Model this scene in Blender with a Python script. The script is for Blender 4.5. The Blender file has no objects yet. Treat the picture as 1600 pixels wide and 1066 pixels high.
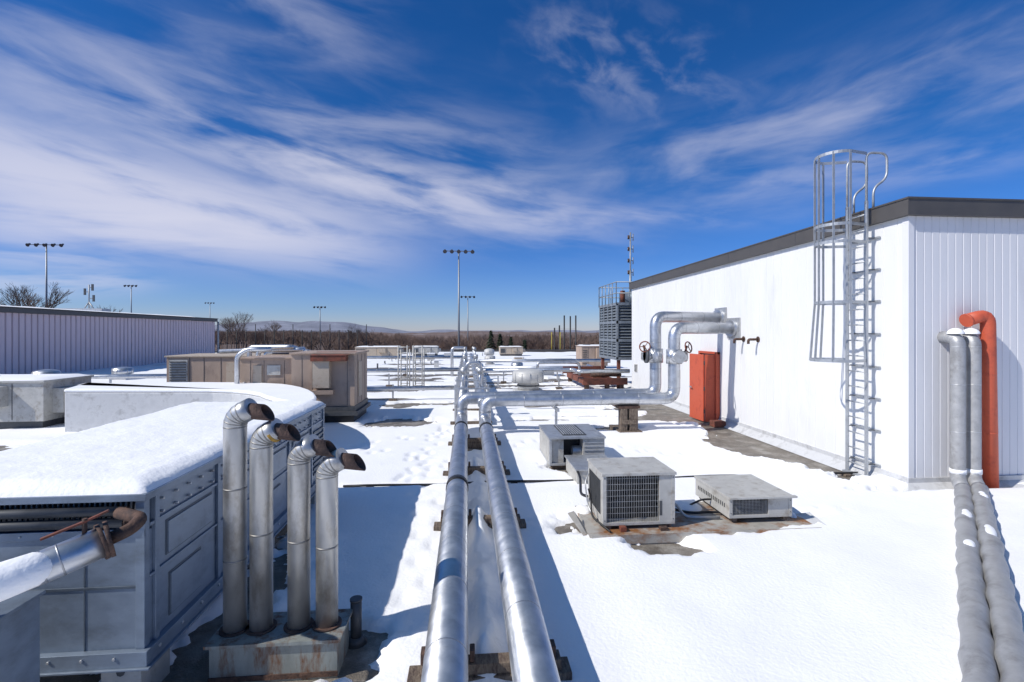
import bpy, math, random
import numpy as np
from mathutils import Vector, Matrix
random.seed(7); np.random.seed(7)
R=math.radians
scene=bpy.context.scene

# ------------------------------------------------------------------ materials
def mat(name,col,rough=.6,metal=0.0,var=.12,scale=6.0,bump=0.0,bscale=40.0,col2=None,c2amt=.5,c2scale=3.0,stretch=None,spec=None):
    m=bpy.data.materials.new(name); m.use_nodes=True
    nt=m.node_tree; N=nt.nodes; L=nt.links
    b=N["Principled BSDF"]; b.inputs["Roughness"].default_value=rough; b.inputs["Metallic"].default_value=metal
    if spec is not None: b.inputs["Specular IOR Level"].default_value=spec
    g=N.new("ShaderNodeNewGeometry")
    vec=g.outputs["Position"]
    mp=N.new("ShaderNodeMapping"); L.new(vec,mp.inputs[0])
    if stretch: mp.inputs["Scale"].default_value=stretch
    n=N.new("ShaderNodeTexNoise"); n.inputs["Scale"].default_value=scale; n.inputs["Detail"].default_value=7; n.inputs["Roughness"].default_value=.65
    L.new(mp.outputs[0],n.inputs["Vector"])
    r=N.new("ShaderNodeMapRange"); L.new(n.outputs["Fac"],r.inputs["Value"])
    r.inputs["From Min"].default_value=.3; r.inputs["From Max"].default_value=.7
    r.inputs["To Min"].default_value=1-var; r.inputs["To Max"].default_value=1+var
    mx=N.new("ShaderNodeMix"); mx.data_type='RGBA'; mx.blend_type='MULTIPLY'; mx.inputs[0].default_value=1
    mx.inputs[6].default_value=(*col,1); L.new(r.outputs[0],mx.inputs[7])
    out=mx.outputs[2]
    if col2:
        n2=N.new("ShaderNodeTexNoise"); n2.inputs["Scale"].default_value=c2scale; n2.inputs["Detail"].default_value=9; n2.inputs["Roughness"].default_value=.7
        L.new(mp.outputs[0],n2.inputs["Vector"])
        r2=N.new("ShaderNodeMapRange"); L.new(n2.outputs["Fac"],r2.inputs["Value"])
        t=.75-.5*c2amt; r2.inputs["From Min"].default_value=t-.07; r2.inputs["From Max"].default_value=t+.08
        m2=N.new("ShaderNodeMix"); m2.data_type='RGBA'; L.new(r2.outputs[0],m2.inputs[0]); L.new(out,m2.inputs[6]); m2.inputs[7].default_value=(*col2,1)
        out=m2.outputs[2]
    L.new(out,b.inputs["Base Color"])
    r3=N.new("ShaderNodeMapRange"); L.new(n.outputs["Fac"],r3.inputs["Value"])
    r3.inputs["From Min"].default_value=.3; r3.inputs["From Max"].default_value=.7
    r3.inputs["To Min"].default_value=max(0.02,rough-.08); r3.inputs["To Max"].default_value=min(1,rough+.08)
    L.new(r3.outputs[0],b.inputs["Roughness"])
    if bump>0:
        n3=N.new("ShaderNodeTexNoise"); n3.inputs["Scale"].default_value=bscale; n3.inputs["Detail"].default_value=6
        L.new(vec,n3.inputs["Vector"])
        bp=N.new("ShaderNodeBump"); bp.inputs["Strength"].default_value=bump; bp.inputs["Distance"].default_value=.02
        L.new(n3.outputs["Fac"],bp.inputs["Height"]); L.new(bp.outputs[0],b.inputs["Normal"])
    return m
SNOW=mat("snow_mat",(.90,.90,.905),.75,0,.02,1.5,.38,26)
ROOF=mat("roof_membrane",(.16,.138,.112),.55,0,.4,3,.6,60,(.31,.285,.25),.40,2.2)
GALV=mat("galvanized_jacket",(.58,.595,.62),.38,.86,.10,5,.05,5,(.46,.475,.495),.38,4)
GALVD=mat("jacket_seam",(.40,.41,.43),.45,.85,.2,8)
STACK=mat("stack_jacket",(.52,.515,.50),.42,.78,.12,7,.08,9,(.37,.345,.31),.34,5,(1,1,.5))
STACKD=mat("stack_seam",(.30,.29,.27),.5,.7,.2,8)
GALV2=mat("dull_galvanized",(.50,.51,.52),.5,.7,.15,9,.1,30,(.33,.32,.30),.3,5)
STEEL=mat("chiller_steel",(.22,.27,.34),.45,.45,.10,7,.06,25,(.175,.21,.255),.34,2.5,(1,1,2))
STEELD=mat("chiller_steel_dark",(.10,.125,.155),.5,.4,.2,8)
TOWER=mat("tower_steel",(.26,.29,.32),.5,.4,.15,5)
LTGREY=mat("unit_painted_grey",(.47,.46,.43),.55,.1,.12,7,.05,30,(.31,.28,.24),.32,6)
BLACK=mat("black_metal",(.018,.018,.02),.5,.2,.3,20)
DGREY=mat("dark_grey_metal",(.08,.084,.09),.55,.3,.2,10)
RUST=mat("rusty_metal",(.12,.068,.048),.8,.15,.35,16,.4,60,(.055,.035,.03),.5,9)
SPOUT=mat("spout_iron",(.125,.075,.058),.75,.15,.3,16,.4,60,(.06,.04,.035),.45,9)
RUSTR=mat("rust_red",(.20,.062,.038),.8,.1,.3,10,.2,50,(.10,.045,.03),.45,6)
PRIMER=mat("red_oxide_primer",(.22,.072,.045),.8,0,.25,6,0,1,(.12,.05,.035),.45,3)
OCHRE=mat("ochre_tape",(.45,.26,.05),.7,0,.3,20)
RED=mat("red_paint",(.54,.098,.045),.55,0,.12,4,.05,30,(.40,.072,.04),.34,4)
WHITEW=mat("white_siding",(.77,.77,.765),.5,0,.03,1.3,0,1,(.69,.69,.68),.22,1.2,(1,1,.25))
WHITE_SHADED=mat("white_siding_end_shaded",(.71,.71,.725),.5,0,.04,1.3,0,1,(.63,.63,.645),.22,1.2,(1,1,.2))  # side-wall white, darkened and cooled in colour for the end wall's grazing sun
TRIM=mat("dark_fascia",(.095,.088,.083),.5,.2,.12,3)
MAUVE=mat("mauve_siding",(.66,.53,.55),.55,.1,.08,1,0,1,(.55,.45,.46),.25,1,(1,1,.3))
MAUVED=mat("mauve_rib",(.15,.12,.135),.6,.1,.1,1)
TAN=mat("tan_unit_paint",(.38,.285,.22),.6,0,.09,3,.04,30,(.28,.205,.16),.3,2.5,(1,1,.5))
TAN2=mat("tan_unit_light",(.48,.40,.31),.6,0,.1,5,0,30,(.36,.27,.2),.35,5)
WOOD=mat("weathered_timber",(.18,.14,.105),.85,0,.35,12,.6,50,(.08,.055,.045),.45,9,(4,1,1))
MEMB=mat("membrane_flashing",(.56,.565,.57),.6,0,.12,3,.4,9,(.38,.38,.38),.34,3)
CURB=mat("rusty_curb",(.27,.29,.27),.6,.3,.18,6,.1,30,(.17,.08,.04),.40,4,(2,2,.6))
TRAY=mat("stained_tray",(.42,.40,.36),.65,.2,.15,6,.15,30,(.27,.12,.045),.42,2.4,(1,1,1.4))
PIPEG=mat("ground_pipe_grey",(.40,.40,.40),.5,.35,.14,6,.45,10,(.29,.285,.28),.35,4)
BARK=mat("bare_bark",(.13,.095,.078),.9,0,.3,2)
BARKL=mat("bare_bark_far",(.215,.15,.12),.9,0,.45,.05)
PINE=mat("pine_green",(.035,.055,.03),.9,0,.4,1)
FOREST=mat("terrain_mat",(.16,.112,.092),.95,0,.5,.05,0,1,(.42,.42,.45),.24,.012)
HILL_HAZE=mat("hill_haze_mat",(.20,.21,.26),.95,0,.3,.004,0,1,(.33,.35,.41),.34,.0025)  # aerial haze is painted into the hill colour
YEL=mat("yellow_paint",(.50,.40,.03),.5)
POLE=mat("pole_metal",(.30,.31,.32),.5,.5)
LAMPM=mat("lamp_head",(.12,.12,.13),.5,.3)

# ------------------------------------------------------------------ mesh builder
class B:
    def __init__(s,name): s.name=name; s.v=[]; s.f=[]; s.mi=[]; s.sm=[]; s.mats=[]; s.T=None
    def m(s,mt):
        if mt not in s.mats: s.mats.append(mt)
        return s.mats.index(mt)
    def add(s,vs,fs,mt,smooth=False):
        o=len(s.v); k=s.m(mt)
        if s.T is not None: vs=[tuple(s.T@Vector(p)) for p in vs]
        s.v+= [tuple(p) for p in vs]
        for i,f in enumerate(fs):
            s.f.append(tuple(o+q for q in f)); s.mi.append(k)
            s.sm.append(smooth if isinstance(smooth,bool) else smooth[i])
    def box(s,x0,x1,y0,y1,z0,z1,mt):
        vs=[(x0,y0,z0),(x1,y0,z0),(x1,y1,z0),(x0,y1,z0),(x0,y0,z1),(x1,y0,z1),(x1,y1,z1),(x0,y1,z1)]
        s.add(vs,[(0,3,2,1),(4,5,6,7),(0,1,5,4),(1,2,6,5),(2,3,7,6),(3,0,4,7)],mt)
    def beam(s,p0,p1,w,h,mt):
        p0=Vector(p0);p1=Vector(p1);d=(p1-p0).normalized()
        up=Vector((0,0,1)) if abs(d.z)<.95 else Vector((0,1,0))
        a=d.cross(up).normalized()*w/2; b=a.cross(d).normalized()*h/2
        vs=[p0-a-b,p0+a-b,p0+a+b,p0-a+b,p1-a-b,p1+a-b,p1+a+b,p1-a+b]
        s.add(vs,[(0,3,2,1),(4,5,6,7),(0,1,5,4),(1,2,6,5),(2,3,7,6),(3,0,4,7)],mt)
    def sweep(s,P,r,mt,seg=16,caps=True,radii=None,closed=False):
        P=[Vector(p) for p in P]; n=len(P)
        T=[]
        for i in range(n):
            a=P[max(0,i-1)]; b=P[min(n-1,i+1)]
            if closed: a=P[i-1]; b=P[(i+1)%n]
            T.append((b-a).normalized())
        up=Vector((0,0,1)) if abs(T[0].z)<.9 else Vector((1,0,0))
        u=T[0].cross(up).normalized(); vs=[]
        for i in range(n):
            u=(u-T[i]*u.dot(T[i])).normalized(); w=T[i].cross(u)
            rr=radii[i] if radii else r
            for k in range(seg):
                a=2*math.pi*k/seg
                vs.append(P[i]+u*math.cos(a)*rr+w*math.sin(a)*rr)
        fs=[];sm=[]
        rg=n if closed else n-1
        for i in range(rg):
            j=(i+1)%n
            for k in range(seg):
                fs.append((i*seg+k,i*seg+(k+1)%seg,j*seg+(k+1)%seg,j*seg+k)); sm.append(True)
        if caps and not closed:
            fs.append(tuple(reversed(range(seg)))); sm.append(False)
            fs.append(tuple((n-1)*seg+k for k in range(seg))); sm.append(False)
        s.add(vs,fs,mt,sm)
    def cyl(s,p0,p1,r,mt,r2=None,seg=16): s.sweep([p0,p1],r,mt,seg,True,[r,r if r2 is None else r2])
    def pipe(s,pts,r,mt,bend=.3,seg=22,seam=None,every=.9):
        pts=[Vector(p) for p in pts]; out=[pts[0]]; joints=[]
        for i in range(1,len(pts)-1):
            a=(pts[i-1]-pts[i]); b=(pts[i+1]-pts[i])
            t=min(bend,a.length*.49,b.length*.49)
            A=pts[i]+a.normalized()*t; C=pts[i]+b.normalized()*t
            nseg=8
            for k in range(nseg+1):
                q=k/nseg
                out.append((1-q)**2*A+2*q*(1-q)*pts[i]+q*q*C)
            joints.append((A,a.normalized())); joints.append((C,-b.normalized()))
            if seam:
                for q in (.25,.5,.75):
                    p=(1-q)**2*A+2*q*(1-q)*pts[i]+q*q*C
                    d=(-2*(1-q)*A+2*(1-2*q)*pts[i]+2*q*C).normalized()
                    joints.append((p,d))
        out.append(pts[-1])
        s.sweep(out,r,mt,seg)
        if seam:
            for p,d in joints: s.cyl(p-d*.005,p+d*.005,r*1.012,seam,seg=seg)
            for i in range(len(pts)-1):
                d=pts[i+1]-pts[i]; L=d.length; d=d.normalized()
                k=int(L/every)
                for j in range(1,k+1):
                    q=j*L/(k+1)
                    if q<bend*.9 and i>0: continue
                    p=pts[i]+d*q; s.cyl(p-d*.007,p+d*.007,r*1.011,seam,seg=seg)
    def prism(s,fp,z0,z1,mt):
        n=len(fp); vs=[(x,y,z0) for x,y in fp]+[(x,y,z1) for x,y in fp]
        fs=[tuple(reversed(range(n))),tuple(range(n,2*n))]+[(i,(i+1)%n,n+(i+1)%n,n+i) for i in range(n)]
        s.add(vs,fs,mt)
    def dome(s,c,r,h,mt,seg=24,rings=6,ry=None,rot=0):
        vs=[];fs=[]; ry=ry or r; cr_,sr_=math.cos(rot),math.sin(rot)
        def P(x,y,z): return (c[0]+x*cr_-y*sr_,c[1]+x*sr_+y*cr_,c[2]+z)
        for i in range(rings):
            a=i/rings*math.pi/2
            for k in range(seg):
                t=2*math.pi*k/seg; vs.append(P(r*math.cos(a)*math.cos(t),ry*math.cos(a)*math.sin(t),h*math.sin(a)))
        vs.append((c[0],c[1],c[2]+h))
        for i in range(rings-1):
            for k in range(seg): fs.append((i*seg+k,i*seg+(k+1)%seg,(i+1)*seg+(k+1)%seg,(i+1)*seg+k))
        for k in range(seg): fs.append(((rings-1)*seg+k,(rings-1)*seg+(k+1)%seg,rings*seg))
        s.add(vs,fs,mt,True)
    def done(s,bevel=0,parent=None):
        me=bpy.data.meshes.new(s.name); me.from_pydata(s.v,[],s.f)
        for m_ in s.mats: me.materials.append(m_)
        me.polygons.foreach_set("material_index",s.mi); me.polygons.foreach_set("use_smooth",s.sm)
        me.update()
        o=bpy.data.objects.new(s.name,me); scene.collection.objects.link(o)
        if bevel:
            md=o.modifiers.new("bevel","BEVEL"); md.width=bevel; md.segments=2; md.limit_method='ANGLE'; md.angle_limit=R(50)
        if parent: o.parent=parent
        return o

_lat={}
def vn(x,y,sc,seed=0):
    if seed not in _lat: _lat[seed]=np.random.RandomState(seed+11).rand(256,256)
    Lt=_lat[seed]; X=np.asarray(x)*sc; Y=np.asarray(y)*sc
    xi=np.floor(X).astype(int); yi=np.floor(Y).astype(int); fx=X-xi; fy=Y-yi
    fx=fx*fx*(3-2*fx); fy=fy*fy*(3-2*fy)
    a=Lt[xi%256,yi%256];b=Lt[(xi+1)%256,yi%256];c=Lt[xi%256,(yi+1)%256];d=Lt[(xi+1)%256,(yi+1)%256]
    return (a*(1-fx)+b*fx)*(1-fy)+(c*(1-fx)+d*fx)*fy
def fbm(x,y,sc,seed=0,o=4):
    t=0;a=.5
    for i in range(o): t=t+a*vn(x,y,sc*2**i,seed+i); a*=.5
    return t/(1-.5**o)
def sst(a,b,x): t=np.clip((x-a)/(b-a),0,1); return t*t*(3-2*t)

def gridmesh(name,xs,ys,fn,mt,parent=None):
    X,Y=np.meshgrid(xs,ys); Z=fn(X,Y)
    v=np.stack([X.ravel(),Y.ravel(),Z.ravel()],1); nx=len(xs); ny=len(ys)
    i=np.arange(nx-1)[None,:]+np.arange(ny-1)[:,None]*nx; i=i.ravel()
    f=np.stack([i,i+1,i+nx+1,i+nx],1)
    me=bpy.data.meshes.new(name); me.vertices.add(len(v)); me.vertices.foreach_set("co",v.ravel())
    me.loops.add(f.size); me.loops.foreach_set("vertex_index",f.ravel().astype(np.int32))
    me.polygons.add(len(f)); me.polygons.foreach_set("loop_start",np.arange(0,f.size,4,dtype=np.int32))
    me.update(calc_edges=True); me.polygons.foreach_set("use_smooth",np.ones(len(f),bool))
    me.materials.append(mt); me.validate()
    o=bpy.data.objects.new(name,me); scene.collection.objects.link(o)
    if parent: o.parent=parent
    return o
def snowcap(name,x0,x1,y0,y1,z,th,parent,step=.05,seed=3,over=.02):
    xs=np.linspace(x0-over,x1+over,max(6,int((x1-x0)/step))); ys=np.linspace(y0-over,y1+over,max(6,int((y1-y0)/step)))
    def fn(X,Y):
        n=fbm(X,Y,1.1,seed); w=.09*fbm(X,Y,3.5,seed+5); m=fbm(X,Y,9,seed+9,2)
        e=np.minimum(np.minimum(X-x0+over,x1+over-X),np.minimum(Y-y0+over,y1+over-Y))
        k=np.sqrt(np.clip(e/(th*1.3+w),0,1))
        return z+ (th*(.8+.4*n)+.012*(m-.5))*k -.004
    return gridmesh(name,xs,ys,fn,SNOW,parent)

# ------------------------------------------------------------------ roof and snow
b=B("flat_roof"); b.box(-60,40,-12,72,-9,0,ROOF); b.box(-60,40,71.6,72,0.004,.35,TRIM); b.done()
xs=np.concatenate([np.arange(-58,-6,.5),np.arange(-6,9,.05),np.arange(9,38,.5)])
ys=np.concatenate([np.arange(-6,2.5,.3),np.arange(2.5,14,.05),np.arange(14,30,.15),np.arange(30,71.6,.4)])
holes=[ # cx,cy,rx,ry,depth
 (-1.6,4.35,1.0,.6,.26),(-2.25,5.4,.28,1.2,.16),(-3.5,6,1.0,2.6,.3),
 (2.5,6.2,.45,.30,.22),(3.2,7.0,1.7,.45,.14),
 (7.45,12.6,.85,3.9,.30),(6.9,12.0,.6,1.4,.22),(7.1,17,1.0,3.2,.26),(7.3,20.5,1.3,3,.22),(6.3,15.5,1.5,.6,.18),(7.55,9.9,.5,1.2,.24),
 (-1.9,15.6,1.0,.9,.22),(-1.2,19.6,2.0,.4,.13),
 (2.1,10.1,.6,.5,.13),(.2,12.4,.35,.6,.13),(1.9,15.7,1.8,.22,.15),(3.9,16.3,1.0,.22,.14),(2.9,14.2,1.6,.12,.13),
 (4.4,14.2,.6,.4,.16),(-10,12.5,3.2,1.2,.16),(-14,19,4,1.3,.14),(3,20.5,2.2,.4,.14),(6.5,17.8,1.4,.7,.18),
 (8.2,7.95,1.6,.16,.18),(1.5,26,4,.5,.14),(-5,24,3,.6,.14),(0,33,7,.8,.15),(6,29,3,1.0,.15)]
random.seed(5)
foot=[]
for k in range(26):
    yy=4.3+k*.42+random.uniform(-.07,.07); foot.append((-.80+(.16 if k%2 else -.06)+random.uniform(-.08,.08)+.25*math.sin(k*.3),yy))
for k in range(34):
    yy=9.5+k*.2; foot.append((-1.5+.9*math.sin(k*.35)+random.uniform(-.35,.35),yy))
for k in range(14): foot.append((1.2+k*.28+random.uniform(-.1,.1),11.9+.9*math.sin(k*.4)+random.uniform(-.2,.2)))
def snowh(X,Y):
    n1=fbm(X,Y,.35,1,3); n2=fbm(X,Y,1.3,7,3); n3=fbm(X,Y,6,20,3)
    H=.082+.10*(n1-.5)+.020*(n2-.5)+.006*(n3-.5)
    wob=.9*(n2-.5)+.7*(n3-.5)+.5*(n1-.5)
    for cx,cy,rx,ry,dp in holes:
        d=np.sqrt(((X-cx)/rx)**2+((Y-cy)/ry)**2)+wob
        H=H-dp*sst(1.25,.75,d)
    H=H+.20*np.exp(-((X-.16)/.12)**2)*sst(3.2,4.4,Y)*sst(12.2,10,Y)*np.clip((fbm(X,Y,1.7,31)-.33)*3.2,0,1.3)
    H=H+.035*np.exp(-((X+.48)/.20)**2)*sst(13,10,Y)*np.clip(n2,0,1)+.03*np.exp(-((X+.9)/.3)**2)*sst(13,10,Y)*(n3-.4)
    H=H+.06*np.exp(-(((X+1.95)/.35)**2))*sst(7.5,6,Y)*(n3)*1.5
    H=H+.05*sst(9.2,8.9,Y)*sst(1,2,X)-.06*np.exp(-((Y-9.12)/.07)**2)
    H=H-.13*sst(13,19,Y)*np.clip(fbm(X*.6,Y*1.6,.5,40)-.48,0,1)*3
    for fx,fy in foot:
        m=(np.abs(X-fx)<.25)&(np.abs(Y-fy)<.3)
        if m.any():
            d=np.sqrt(((X-fx)/.075)**2+((Y-fy)/.15)**2)
            H=H-np.where(m,.038*np.exp(-d**2.5),0)
    return H
gridmesh("snow_cover",xs,ys,snowh,SNOW)

b=B("roof_cable_conduit")
pts=[(x,9.12+.02*math.sin(x*1.7),.065+.008*math.sin(x*3)) for x in np.arange(-2.2,8.0,.4)]
b.sweep(pts,.022,BLACK,8)
for x in np.arange(-1.8,7.5,1.3): b.box(x,x+.12,9.05,9.2,.01,.05,WOOD)
b.done()

# ------------------------------------------------------------------ white building
e=bpy.data.objects.new("white_building",None); scene.collection.objects.link(e)
def siding(name,p0,p1,nrm,z0,z1,pitch,gw,gd,mt,parent,mt2=None):
    p0=Vector((*p0,0));p1=Vector((*p1,0)); d=(p1-p0); L=d.length; d.normalize(); n=Vector((*nrm,0))
    prof=[]; q=0
    while q<L:
        prof+= [(q,0),(min(q+pitch-gw,L),0),(min(q+pitch-gw*.75,L),-gd),(min(q+pitch-gw*.25,L),-gd)]; q+=pitch
    prof.append((L,0)); b=B(name)
    for i in range(len(prof)-1):
        a,c=prof[i],prof[i+1]
        if c[0]-a[0]<1e-6: continue
        A=p0+d*a[0]+n*a[1]; C=p0+d*c[0]+n*c[1]
        b.add([(A.x,A.y,z0),(C.x,C.y,z0),(C.x,C.y,z1),(A.x,A.y,z1)],[(0,1,2,3)], (mt2 if (mt2 and a[1]<0 and c[1]<0) else mt))
    return b.done(parent=parent)
BX,BY0,BY1,BZ=7.75,8.14,23.0,4.86
siding("side_wall",(BX,BY1),(BX,BY0),(-1,0),.22,BZ,.305,.020,.010,WHITEW,e)
siding("end_wall",(BX,BY0),(24,BY0),(0,-1),.22,BZ,.152,.024,.009,WHITE_SHADED,e)
b=B("core"); b.box(BX+.03,24,BY0+.03,BY1,0,BZ,WHITEW); b.done(parent=e)
b=B("corner_trim"); b.box(BX-.012,BX+.10,BY0-.012,BY0+.12,.2,BZ,WHITE_SHADED); b.done(.004,e)
b=B("fascia")
b.box(BX-.10,24.1,BY0-.10,BY0-.005,BZ,5.14,TRIM); b.box(BX-.10,BX-.005,BY0-.005,BY1+.1,BZ,5.14,TRIM)
b.box(BX-.005,24.1,BY0-.005,BY1+.1,BZ+.002,5.10,TRIM)
b.box(BX-.115,24.1,BY0-.115,BY0+.06,5.14,5.17,TRIM); b.box(BX-.115,BX+.06,BY0+.06,BY1+.1,5.14,5.17,TRIM)
for y in np.arange(BY0+2.9,BY1,3.0): b.box(BX-.104,BX-.10,y,y+.02,BZ,5.14,DGREY)
b.done(parent=e)
b=B("base_flashing")
b.prism([(BX-.03,BY0-.03),(BX-.03,BY1),(BX-.003,BY1),(BX-.003,BY0-.003),(24,BY0-.003),(24,BY0-.03)],.003,.24,MEMB)
b.add([(BX-.22,BY0-.22,.01),(BX-.22,BY1,.01),(BX-.031,BY1,.16),(BX-.031,BY0-.031,.16)],[(0,1,2,3)],MEMB)
b.add([(BX-.22,BY0-.22,.01),(BX-.031,BY0-.031,.16),(24,BY0-.031,.16),(24,BY0-.22,.01)],[(0,1,2,3)],MEMB)
b.done(parent=e)
b=B("wall_vents")
for y,z in ((17.6,1.1),(21.3,1.6),(22.2,1.0)):
    b.box(BX-.03,BX+.01,y,y+.35,z,z+.35,LTGREY)
    for k in range(5): b.box(BX-.045,BX-.031,y+.03,y+.32,z+.04+k*.06,z+.06+k*.06,DGREY)
for y in (12.7,13.4):
    b.pipe([(BX+.02,y,2.62),(BX-.28,y,2.62),(BX-.28,y,2.5)],.035,RUST,.06,10); b.cyl((BX-.02,y,2.62),(BX-.005,y,2.62),.08,RUST,seg=12)
b.box(BX-.16,BX-.01,15.9,16.25,.02,.25,RUSTR); b.box(BX-.5,BX-.15,14.1,14.4,.01,.18,RUSTR)
b.done(parent=e)
b=B("roof_vent_cap"); b.cyl((12.3,12,5.1),(12.3,12,5.62),.3,GALV); b.cyl((12.3,12,5.62),(12.3,12,5.70),.5,GALV,r2=.42,seg=24); b.done(parent=e)

# red door
b=B("red_door")
def leaf(p0,p1,th,z0,z1,mt):
    p0=Vector((*p0,(z0+z1)/2));p1=Vector((*p1,(z0+z1)/2)); b.beam(p0,p1,th,z1-z0,mt)
leaf((7.70,14.80),(7.34,14.86),.05,.05,2.12,RED)
leaf((7.315,14.9),(7.28,15.78),.045,.05,2.12,RED)
b.box(7.62,7.742,14.72,14.80,0,2.2,RED); b.box(7.66,7.742,14.72,16.0,2.13,2.2,RED); b.box(7.66,7.742,15.92,16.0,0,2.13,RED)
b.box(7.735,7.745,14.8,15.92,.05,2.13,DGREY)
b.cyl((7.27,15.65,1.05),(7.2,15.65,1.05),.02,GALV,seg=8); b.box(7.19,7.21,15.5,15.67,1.03,1.07,GALV)
for z in (.3,1.0,1.8): b.cyl((7.32,14.88,z),(7.32,14.88,z+.12),.018,DGREY,seg=8)
b.done(.004)

# ------------------------------------------------------------------ caged ladder
b=B("caged_ladder"); X=7.55; ya,yb=8.84,9.32; LM=mat("ladder_galv",(.44,.46,.48),.5,.55,.14,9)
for y in (ya,yb):
    b.beam((X,y,.06),(X,y,5.3),.03,.065,LM)
    b.pipe([(X,y,5.25),(X,y,6.22),(X+.42,y,6.22),(X+.42,y,5.75),(X+.14,y,5.55),(X+.14,y,5.17)],.022,LM,.14,10)
for z in np.arange(.25,5.25,.3): b.cyl((X,ya,z),(X,yb,z),.014,LM,seg=8)
for z in (.3,.95,1.55,2.15,2.78,3.4,4.0,4.6):
    for y in (ya,yb): b.beam((X,y,z),(BX-.01,y,z),.05,.012,DGREY)
    b.beam((X+.17,ya-.12,z),(X+.17,yb+.12,z),.03,.03,LM)
yc=(ya+yb)/2
def hoop(z,rad=.36,out=.42,w=.055):
    pts=[(X,yb+.01)]
    pts+= [(X-out+ -rad*math.sin(t), yc+rad*math.cos(t)) for t in np.linspace(0,math.pi,17)]
    pts+= [(X,ya-.01)]
    for i in range(len(pts)-1): b.beam((*pts[i],z),(*pts[i+1],z),.01,w,LM)
for z in (3.38,4.52,4.85,6.2): hoop(z)
hoop(2.27,.44,.42)
for t in (0,45,90,135,180):
    t=R(t); p=(X-.42-.36*math.sin(t),yc+.36*math.cos(t)); p2=(X-.42-.44*math.sin(t),yc+.44*math.cos(t))
    b.beam((*p,3.38),(*p,6.22),.045,.012,LM); b.beam((*p2,2.25),(*p,3.38),.045,.012,LM)
b.box(X-.06,X+.1,ya-.06,yb+.06,.02,.06,LM)
b.done()

# ------------------------------------------------------------------ pipes at end wall
b=B("red_standpipe")
b.pipe([(8.70,7.98,3.02),(9.04,7.93,3.12),(9.10,7.93,.03)],.108,RED,.18,22,RED,1.5)
b.cyl((8.68,7.98,3.01),(8.71,7.98,3.02),.12,RED); b.cyl((9.10,7.93,0.01),(9.10,7.93,.06),.19,RUST)
b.done()
b=B("insulated_riser_pipes")
random.seed(12)
for x,g0 in ((8.40,(3.40,3.05)),(8.69,(3.66,3.0))):
    gz=.24; A=Vector((x-.35,7.45,gz)); C=Vector((g0[0],g0[1],gz-.02))
    b.pipe([(x,8.2,2.72),(x,7.86,2.72),(x,7.86,gz+.05),A],.106,PIPEG,.16,22,GALV2,.9)
    # slightly lumpy field-wrapped insulation on the roof run
    E2=Vector((g0[0]-.9,g0[1]-.9,gz-.02)); P=[];rad=[]
    for k in range(91):
        p=A.lerp(E2,k/90); P.append(p+Vector((.006*math.sin(k*.9+x),-.006*math.sin(k*.9+x),.005*math.sin(k*.6+x*3)))); rad.append(.106+.0035*math.sin(k*1.3+x)+(.006 if k%11==0 else 0))
    b.sweep(P,.106,PIPEG,24,True,rad)
    b.cyl((x,7.86,.38),(x,7.86,.46),.118,SNOW)
    b.dome((x,7.90,2.78),.122,.10,SNOW)
    ang=math.atan2(C.y-A.y,C.x-A.x)
    for q,L_ in ((.28,.24),(.47,.16)) if x<8.5 else ((.12,.12),(.40,.3)):
        p=A.lerp(C,q); b.dome((p.x+.015,p.y-.015,p.z+.075),L_,.045,SNOW,20,6,ry=.06,rot=ang); b.dome((p.x+.12,p.y+.1,p.z+.08),L_*.5,.035,SNOW,20,6,ry=.045,rot=ang)
for q in (.10,.42,.78):
    cx=8.2+(3.6-8.2)*q; cy=7.45+(3.05-7.45)*q
    b.T=Matrix.Translation((cx,cy,0))@Matrix.Rotation(R(-45),4,'Z'); b.box(-.42,.42,-.09,.09,.01,.13,WOOD); b.T=None
b.done()

# ------------------------------------------------------------------ main twin pipe run
RP=.162
b=B("twin_steam_pipes")
YA,YB=13.4,14.0
XL,XR=-.155,.473; ZP=.4; ZC=.98
b.pipe([(XR,-1,ZP),(XR,YA,ZP),(XR,YA,ZC),(5.72,YA,ZC),(5.72,YA,2.93),(7.8,YA+.55,2.93)],RP,GALV,.3,28,GALVD,1.05)
b.pipe([(XL,-1,ZP),(XL,YB,ZP),(XL,YB,ZC),(5.42,YB,ZC+.04),(5.42,YB,3.26),(7.8,YB+.7,3.26)],RP,GALV,.3,28,GALVD,.95)
b.pipe([(XL+.04,YB+.35,ZC-.1),(XL+.05,46,ZC-.1)],.14,GALV,.3,20,GALVD,1.5)
b.pipe([(XR-.05,YA+.2,ZC-.12),(XR-.05,YA+1.1,ZC-.1),(XR-.15,44,ZC-.1)],.14,GALV,.3,20,GALVD,1.6)
for x,y in ((XL,7.8),(XL,12.6),(XR,12.4)):
    b.cyl((x,y-.09,ZP),(x,y+.09,ZP),RP*1.07,BLACK,seg=28)
for y,z in ((YA+.5,2.93),(YB+.64,3.26)):
    b.cyl((7.60,y,z),(7.74,y+.03,z),.24,GALV,seg=28); b.box(7.70,7.744,y-.33,y+.33,z-.3,z+.3,GALV2)
def wheel(c,axis,r,mt):
    c=Vector(c); ax=Vector(axis).normalized(); u=ax.cross(Vector((0,0,1))).normalized() if abs(ax.z)<.9 else Vector((1,0,0)); w=ax.cross(u)
    b.sweep([c+u*r*math.cos(t)+w*r*math.sin(t) for t in np.linspace(0,2*math.pi,20,endpoint=False)],.018,mt,8,closed=True)
    for k in range(3):
        t=k*2.094; b.cyl(c,c+(u*math.cos(t)+w*math.sin(t))*r,.012,mt,seg=6)
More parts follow.
